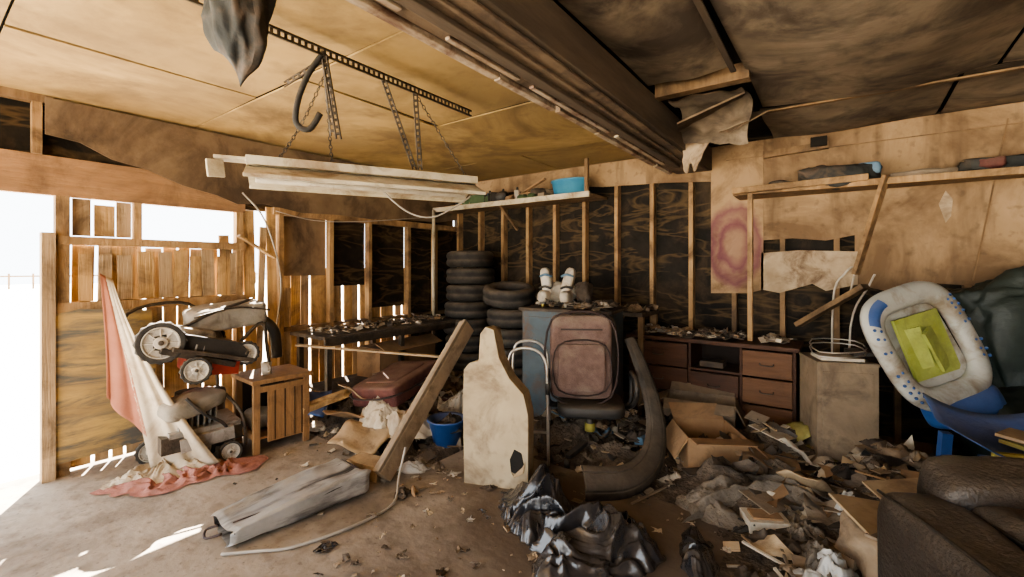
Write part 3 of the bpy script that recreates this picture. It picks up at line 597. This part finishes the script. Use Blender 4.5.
b=B('tool_cabinet',(-2.15,3.98,0),(0,0,math.radians(8)),bevel=.006)
b.box((0,0,.54),(.88,.5,1.08),TEAL); b.box((0,0,1.095),(.94,.56,.03),CHAR)
b.box((-.21,-.255,.55),(.4,.015,.95),TEAL); b.box((.21,-.255,.55),(.4,.015,.95),TEAL); b.cyl((-.04,-.27,.5),(-.04,-.27,.65),.008,CHROME,8); b.cyl((.04,-.27,.5),(.04,-.27,.65),.008,CHROME,8)
b.done()
tabletop('cabinet_debris',-2.5,-1.75,3.8,4.2,1.125,110,MIX,.05,.18)
b=B('work_table',(-1.83,4.52,0),bevel=.004); b.box((0,0,1.04),(.56,.5,.04),CHAR)
for sx in(-.25,.25):
    for sy in(-.2,.2): b.box((sx,sy,.51),(.05,.05,1.02),STUDD)
for k in range(30): scrap(b,(random.uniform(-.25,.25),random.uniform(-.2,.2),1.065),random.uniform(.08,.2),MIX,'pcbl')
b.done()
b=B('roller_boots',(-2.32,3.92,1.115),(0,0,.3))
for s in (-.1,.12):
    b.soft((s,-.02,.10),(.11,.27,.12),WHITEP,e=.6,res=12); b.soft((s,.06,.24),(.11,.14,.3),WHITEP,(-.12,.25*s*8,0),e=.6,res=12); b.box((s,0,.045),(.05,.26,.03),BLKP)
    for k in (-.09,-.03,.03,.09): b.cyl((s-.012,k,.025),(s+.012,k,.025),.028,YEL,14)
    b.tube([(s-.06,-.01,.18),(s,-.04,.2),(s+.06,-.01,.18)],.012,BLKP); b.tube([(s-.06,.02,.3),(s,-.02,.32),(s+.06,.02,.3)],.012,PAPB)
b.soft((.02,.1,.12),(.4,.2,.2),GREYC,e=.7,nz=.08,ns=6,crease=.03); b.soft((.26,.1,.12),(.2,.2,.2),CHAR,e=.7,nz=.08,ns=6,crease=.03)
b.done()

b=B('office_chair',(-1.62,3.28,0),(0,0,math.radians(30)))
for k in range(5):
    a=2*PI*k/5+.3; b.beam((0,0,.13),(.30*math.cos(a),.30*math.sin(a),.08),.045,.03,BLKP); c=(.31*math.cos(a),.31*math.sin(a),.03)
    b.cyl((c[0]-.02,c[1],.03),(c[0]+.02,c[1],.03),.03,RUB,14)
b.cyl((0,0,.1),(0,0,.36),.03,BLKP); b.cyl((0,0,.2),(0,0,.26),.042,YEL)
b.soft((0,0,.41),(.52,.5,.11),BLKP,e=.4); b.soft((0,.27,.80),(.50,.1,.62),BLKP,(-.1,0,0),e=.4)
for s in(-1,1): b.tube([(s*.22,.1,.37),(s*.33,.1,.40),(s*.34,.12,.62),(s*.33,-.0,.66),(s*.33,-.18,.65),(s*.33,-.22,.55),(s*.32,-.05,.42)],.02,BLKP,closed=True)
b.done()
b=B('suitcase_mauve',(-1.66,3.2,.475),(-.08,0,math.radians(32)))
b.soft((0,0,.33),(.48,.24,.64),MAUVE,e=.22,res=24,nz=.012,ns=4); b.soft((0,-.12,.25),(.36,.06,.36),MAUVE,e=.25,res=16)
b.tube([(-.225,-.1,.03),(.225,-.1,.03),(.23,-.1,.61),(-.23,-.1,.61)],.009,PIPE,closed=True,sub=5); b.tube([(-.18,-.142,.08),(.18,-.142,.08),(.18,-.142,.42),(-.18,-.142,.42)],.006,PIPE,closed=True,sub=5)
b.tube([(-.07,-.02,.64),(-.06,-.02,.68),(.06,-.02,.68),(.07,-.02,.64)],.012,PIPE); b.box((0,-.125,.54),(.32,.008,.012),PIPE)
b.done()
b=B('walker_frame',(-1.92,2.85,0),(0,0,math.radians(30)))
for y in (0,.35):
    b.tube([(-.16,y,0),(-.16,y,.5),(-.15,y,.80),(-.09,y,.88),(.04,y,.88),(.12,y,.80),(.14,y,.65),(.15,y,0)],.012,CHROME,sub=4)
b.cyl((-.16,0,.5),(-.16,.35,.5),.011,CHROME,10); b.cyl((.145,0,.45),(.145,.35,.45),.011,CHROME,10); b.cyl((-.16,0,.25),(.15,0,.25),.01,CHROME,10)
b.done()
b=B('split_tire_strip')
path=[Vector(p) for p in [(-1.41,3.58,.92),(-1.33,3.55,.78),(-1.21,3.5,.52),(-1.12,3.38,.28),(-1.08,3.12,.14),(-1.15,2.85,.09),(-1.36,2.66,.09)]]
def cat(P,t):
    t=t*(len(P)-1); i=min(int(t),len(P)-2); t-=i; g=lambda j:P[max(0,min(len(P)-1,j))]; a,b_,c,d=g(i-1),g(i),g(i+1),g(i+2)
    return .5*((2*b_)+(c-a)*t+(2*a-5*b_+4*c-d)*t*t+(3*b_-a-3*c+d)*t**3)
def f(u,v):
    P=cat(path,v); T=(cat(path,min(1,v+.01))-cat(path,max(0,v-.01))).normalized(); n=Vector((.55,-.6,.55)); n=(n-T*n.dot(T)).normalized(); s=T.cross(n)
    w=.045+.065*v; c=(u-.5)*2; pr=.32*(1-abs(c)**3.2)-.07*(abs(abs(c)-.55)<.05); return P+s*c*w+n*pr*w*1.3
b.grid(f,60,80,BUMP_); b.done(solid=.014)

b=B('dresser',(-1.0,4.56,0),bevel=.004)
W,D,H=1.42,.44,.84
b.box((0,-.01,H-.0125),(W+.05,D+.03,.035),DRESS); b.box((-W/2+.012,0,H/2),(.025,D,H-.03),DRESS); b.box((W/2-.012,0,H/2),(.025,D,H-.03),DRESS)
b.box((0,D/2-.01,H/2),(W-.04,.015,H-.04),DRESSD); b.box((0,0,.05),(W-.04,D-.03,.08),DRESS)
for x in(-.13,.30): b.box((x,0,H/2),(.022,D-.02,H-.04),DRESS)
yf=-D/2-.004
for (x0,x1,n,z1,m) in [(-.69,-.14,3,.80,DRESS),(-.12,.29,2,.56,DRESS),(.31,.69,3,.80,DRESSR)]:
    h=(z1-.10)/n
    for i in range(n):
        z=.10+h*(i+.5); b.box(((x0+x1)/2,yf,z),(x1-x0-.012,.022,h-.016),m); cx=(x0+x1)/2
        b.tube([(cx-.05,yf-.01,z+.01),(cx-.04,yf-.03,z-.005),(cx+.04,yf-.03,z-.005),(cx+.05,yf-.01,z+.01)],.005,METD,n=6)
b.box((.085,0,.57),(.41,D-.03,.02),DRESS); b.box((.05,-.1,.62),(.2,.15,.05),CHAR)
b.done()
tabletop('dresser_debris',-1.65,-.72,4.38,4.72,.862,140,MIX+[CHAR,TAN2,PAPER],.04,.15)
tabletop('dresser_debris',-.56,-.36,4.40,4.72,.862,30,MIX+[CHAR,TAN2,PAPER])

def cbox(name,loc,rz,w,d,h,m=CARD,fl=.6):
    b=B(name,loc,(0,0,rz)); t=.008
    b.box((0,0,t/2),(w,d,t),m)
    for s in(-1,1):
        b.box((s*w/2,0,h/2),(t,d,h),m); b.box((0,s*d/2,h/2),(w,t,h),m)
        a=random.uniform(.3,1.2)*s; L_=w*.45; b.box((s*(w/2+L_/2*math.cos(a*s)),0,h-L_/2*math.sin(a*s)+.0),(L_,d*.97,t),m,(0,a,0))
        a=random.uniform(-.5,.7); L_=d*.4; b.box((0,s*(d/2+L_/2*math.cos(a)),h+L_/2*math.sin(a)),(w*.97,L_,t),m,(s*a,0,0))
    b.crumple((0,0,.01),w*.4,d*.4,h*.7,CHAR,seed=1,k=9,amp=.04,nu=16,nv=40); b.done()
cbox('cardboard_box',(-.80,3.58,.02),.55,.40,.42,.28)
cbox('cardboard_box',(-.98,4.10,.12),.15,.55,.3,.26,BOXBR)
b=B('white_tray',(-.35,2.95,0),(0,0,.5)); b.box((0,0,.04),(.22,.16,.07),PAPER); b.box((0,0,.08),(.16,.1,.012),CARD); b.done()
b=B('flattened_cardboard',(-.45,3.62,.16))
for (x,y,z,w,d,rx,ry,rz,m) in [(0,0,.03,.4,.3,.2,.15,.4,CARD),(.3,-.25,.0,.3,.25,-.15,.2,1.1,CARDL),(.1,.3,.1,.35,.2,.3,-.2,.1,PAPY),(.25,.1,.05,.28,.2,.1,.3,.7,PAPER)]:
    b.grid(lambda u,v:Vector((x,y,z))+Euler((rx,ry,rz)).to_matrix()@Vector(((u-.5)*w,(v-.5)*d,.06*noise.noise(Vector((u*2+x,v*2,y)))+.05*abs(u-.5))),8,8,m)
b.done(solid=.006)

b=B('upright_cabinet',(-.02,3.98,0),(0,0,math.radians(20)),bevel=.006)
b.box((0,0,.42),(.36,.36,.84),BOXBR); b.box((0,0,.845),(.37,.37,.02),BOXBR); b.box((-.0,-.182,.42),(.30,.006,.74),BOXBR)
b.done()
b=B('wire_desk_tray',(-.02,3.93,.857),(0,0,.35)); b.box((0,0,.012),(.26,.2,.02),PAPER); b.box((.14,.02,.05),(.12,.16,.03),BLKP)
b.tube([(-.14,-.1,.03),(.12,-.12,.05),(.14,.08,.09),(-.12,.1,.09)],.004,CHROME,closed=True,sub=3); b.tube([(-.14,-.1,.06),(.12,-.12,.08),(.14,.08,.12),(-.12,.1,.12)],.004,CHROME,closed=True,sub=3); b.done()
b=B('bent_wire_stand',(-.05,4.72,0)); b.tube([(0,0,.0),(0,0,1.2),(.08,0,1.45),(.15,0,1.5),(.12,.05,1.3)],.008,WHITEP); b.tube([(.12,0,.0),(.12,0,1.0),(.24,0,1.35),(.28,0,1.45)],.008,WHITEP); b.done()

b=B('toddler_play_tray',(.62,3.93,.62),(math.radians(-16),math.radians(-18),math.radians(40)))
def sel(a,w,h,e=.6):
    sg=lambda v:math.copysign(abs(v)**e,v); return (w*sg(math.cos(a)),h*sg(math.sin(a)))
def f(u,v):
    a=u*2*PI; k=v*2*PI
    t=.5+.5*math.cos(k); x0,z0=sel(a,.21,.25,.5); x1,z1=sel(a,.335,.40,.62)
    x=x0+(x1-x0)*t; z=z0+(z1-z0)*t; return (x*(1+.15*z),-.05*math.sin(k),z+.42)
b.grid(f,72,14,GREYP)
b.box((0,.03,.42),(.42,.012,.52),GREYP); b.box((.0,.0,.42),(.34,.02,.40),LIME,(.1,.05,.1)); b.box((.03,-.02,.38),(.10,.02,.28),LIME,(.2,-.3,.3)); b.box((-.08,-.02,.42),(.10,.02,.26),LIME,(.1,.1,-.3))
def fb_(a0,a1):
    def f2(u,v):
        a=a0+(a1-a0)*u; x,z=sel(a,.25+.07*v,.30+.075*v,.6); return (x*(1+.15*z),-.052-.004*math.sin(v*PI)+.012*(v*2-1)**2,z+.42)
    return f2
b.grid(fb_(1.9,2.7),16,5,BLUE)
for i in range(2):
    for k in range(8):
        a=2.8+k*.16; x,z=sel(a,.31-.035*i,.365-.035*i); b.soft((x*1.0,-.045,z+.42),(.02,.02,.02),BLUE,res=6,e=1)
        a=-.3+k*.12; x,z=sel(a,.31-.035*i,.365-.035*i); b.soft((x*1.0,-.045,z+.42),(.02,.02,.02),BLUE,res=6,e=1)
b.soft((.05,.05,.0),(.45,.2,.2),BLUE,e=.5,res=14)
b.done()
b=B('blue_plastic_chair',(.78,3.55,.28),(0,0,.3))
b.grid(lambda u,v:((u-.5)*.62,(v-.5)*.5,.24+.10*abs(u-.5)**2*4+.2*max(0,v-.7)*2),14,14,BLUE)
for (x,y) in((-.26,-.2),(.26,-.2),(-.26,.2),(.26,.2)): b.beam((x,y,-.24),(x*.9,y*.9,.25),.05,.05,BLUE)
b.box((.05,-.1,.29),(.3,.2,.02),PAPY,(0,.1,.4)); b.box((.02,-.22,.27),(.5,.03,.04),YEL,(0,0,.0)); b.box((.1,.0,.30),(.4,.3,.015),CARDL,(.1,.1,.9)); b.done(solid=.008)
b=B('tarp_covered_chair',(.98,4.30,0)); b.soft((0,0,.35),(.6,.7,.7),TARP,e=.5,nz=.08,ns=4,crease=.04,res=30); b.soft((.02,.15,1.04),(.66,.3,.84),TARP,(0,-.35,0),e=.45,nz=.09,ns=4,crease=.05,res=36); b.soft((.2,-.2,.85),(.3,.55,.35),TARP,(0,.2,0),e=.6,nz=.08,ns=4,crease=.05,res=24); b.done()
b=B('white_post',(1.2,4.66,0)); b.cyl((0,0,.0),(0,0,1.25),.05,WHITEP); b.done()
b=B('cardboard_sheet',(.52,3.10,.36),(.12,-.12,.5)); b.box((0,0,0),(.75,.4,.012),CARDL); b.box((-.1,-.15,.03),(.5,.12,.02),PLANK,(0,.1,.2)); b.box((.1,.12,.03),(.3,.2,.02),DIRTS,(0,0,.2)); b.box((.2,-.05,.05),(.25,.2,.02),CHAR,(.1,.2,.7)); b.done()
b=B('loose_papers',(-.25,3.85,.14))
for k in range(5): b.box((k*.06,.02*k,.02+.015*k),(.26,.2,.008),PAPY if k%2 else DIRTS,(.2,.1*k-.3,.4*k))
b.done()

b=B('grey_blanket')
def f(u,v):
    p=Vector((-.75,2.85,0)).lerp(Vector((.0,3.05,0)),u); p.y+=.55*math.sin(u*PI*.9)*.6+(v-.5)*(.34-.12*u); p.x+=.04*math.sin(v*6)
    e=math.sin(v*PI)**.6*math.sin(min(1,max(0,u))*PI)**.3
    p.z=.02+e*(.10+.04*noise.noise(p*4)+.035*math.sin(v*20+3*noise.noise(p*4)+u*3)+.03*ridge(Vector((p.x*3,p.y*9,1)))+.012*ridge(p*14)); return p
b.grid(f,110,80,GREYCL); b.done()
b=B('grey_blanket'); b.crumple((-.10,2.80,0),.17,.42,.10,GREYCL,rz=.35,seed=5,k=7,amp=.07); b.done()
b=B('plastic_film'); b.crumple((-.02,2.62,.02),.13,.2,.12,PLAS,rz=.3,seed=15,k=7,amp=.07); b.crumple((.12,3.2,.08),.15,.15,.14,PLAS,rz=.3,seed=17,k=7,amp=.07); b.done()
b=B('black_trash_bag'); b.crumple((-1.50,2.30,0),.22,.36,.22,BAGB,rz=.6,seed=2,k=5,amp=.10,nu=90,nv=240,fine=.3); b.done()
b=B('black_trash_bag'); b.crumple((-1.06,2.18,0),.30,.32,.22,BAGB,rz=-.3,seed=7,k=5,amp=.10,nu=90,nv=240,fine=.3); b.done()
b=B('black_trash_bag'); b.crumple((-.60,2.45,0),.08,.22,.10,BAGB,rz=.3,seed=4,k=8,amp=.05,fine=.3); b.done()

b=B('leather_recliner',(.68,2.16,0),(0,0,math.radians(24)))
b.soft((.1,.1,.22),(.9,.95,.42),LEATHD,e=.25,res=22)
b.soft((-.30,.0,.31),(.25,.96,.60),LEATH,e=.3,res=30,nz=.02,ns=4,crease=.006)
b.soft((.12,.06,.50),(.62,.66,.26),LEATH,(.0,.05,0),e=.4,res=34,nz=.04,ns=4,crease=.012)
b.soft((.15,.42,.57),(.78,.26,.32),LEATH,(.1,0,0),e=.4,res=30,nz=.03,ns=4,crease=.01)
b.tube([(-.42,-.45,.1),(-.42,-.46,.5),(-.41,-.3,.6),(-.41,.1,.605),(-.41,.44,.58)],.006,LEATHD)
b.tube([(-.18,-.45,.1),(-.18,-.46,.5),(-.19,-.3,.6),(-.19,.1,.605),(-.19,.44,.58)],.006,LEATHD)
b.tube([(-.2,-.24,.54),(.12,-.26,.57),(.42,-.24,.54)],.007,LEATHD)
b.done()
b=B('tan_cushion',(.25,2.80,.0),(0,0,.5)); b.soft((0,0,.14),(.46,.42,.26),TAN2,e=.5,nz=.06,ns=5,res=30,crease=.03); b.box((.05,0,.29),(.6,.34,.012),CARDL,(.08,.12,0)); b.box((-.05,-.12,.31),(.4,.16,.012),DIRTS,(-.1,.05,.5)); b.done()

b=B('distant_fence')
for i in range(40): b.beam((-48,-6+i*1.2,-.03),(-48,-6+i*1.2,1.1),.1,.1,STUDD)
b.box((-48,14,.9),(.05,48,.1),STUDD); b.done()

# ---------------------------------------------------------------- light & camera
w=bpy.data.worlds.new('World'); SC.world=w; w.use_nodes=True
bg=w.node_tree.nodes['Background']; bg.inputs[0].default_value=(.88,.94,1,1); bg.inputs[1].default_value=6.2
L_=bpy.data.lights.new('sun','SUN'); L_.energy=90; L_.angle=.007; L_.color=(1,.92,.80)
o=bpy.data.objects.new('sun',L_); SC.collection.objects.link(o); o.rotation_euler=Vector((1.56,-.8,-1.9)).to_track_quat('-Z','Y').to_euler()
try: SC.view_settings.look='AgX - Medium High Contrast'
except Exception: pass
c=bpy.data.cameras.new('camera'); c.lens=450/1024*36; c.sensor_width=36; c.shift_y=-.02; c.clip_start=.05; c.clip_end=300
o=bpy.data.objects.new('camera',c); SC.collection.objects.link(o); o.location=(0,0,1.5); o.rotation_euler=(PI/2,0,math.radians(36.1)); SC.camera=o
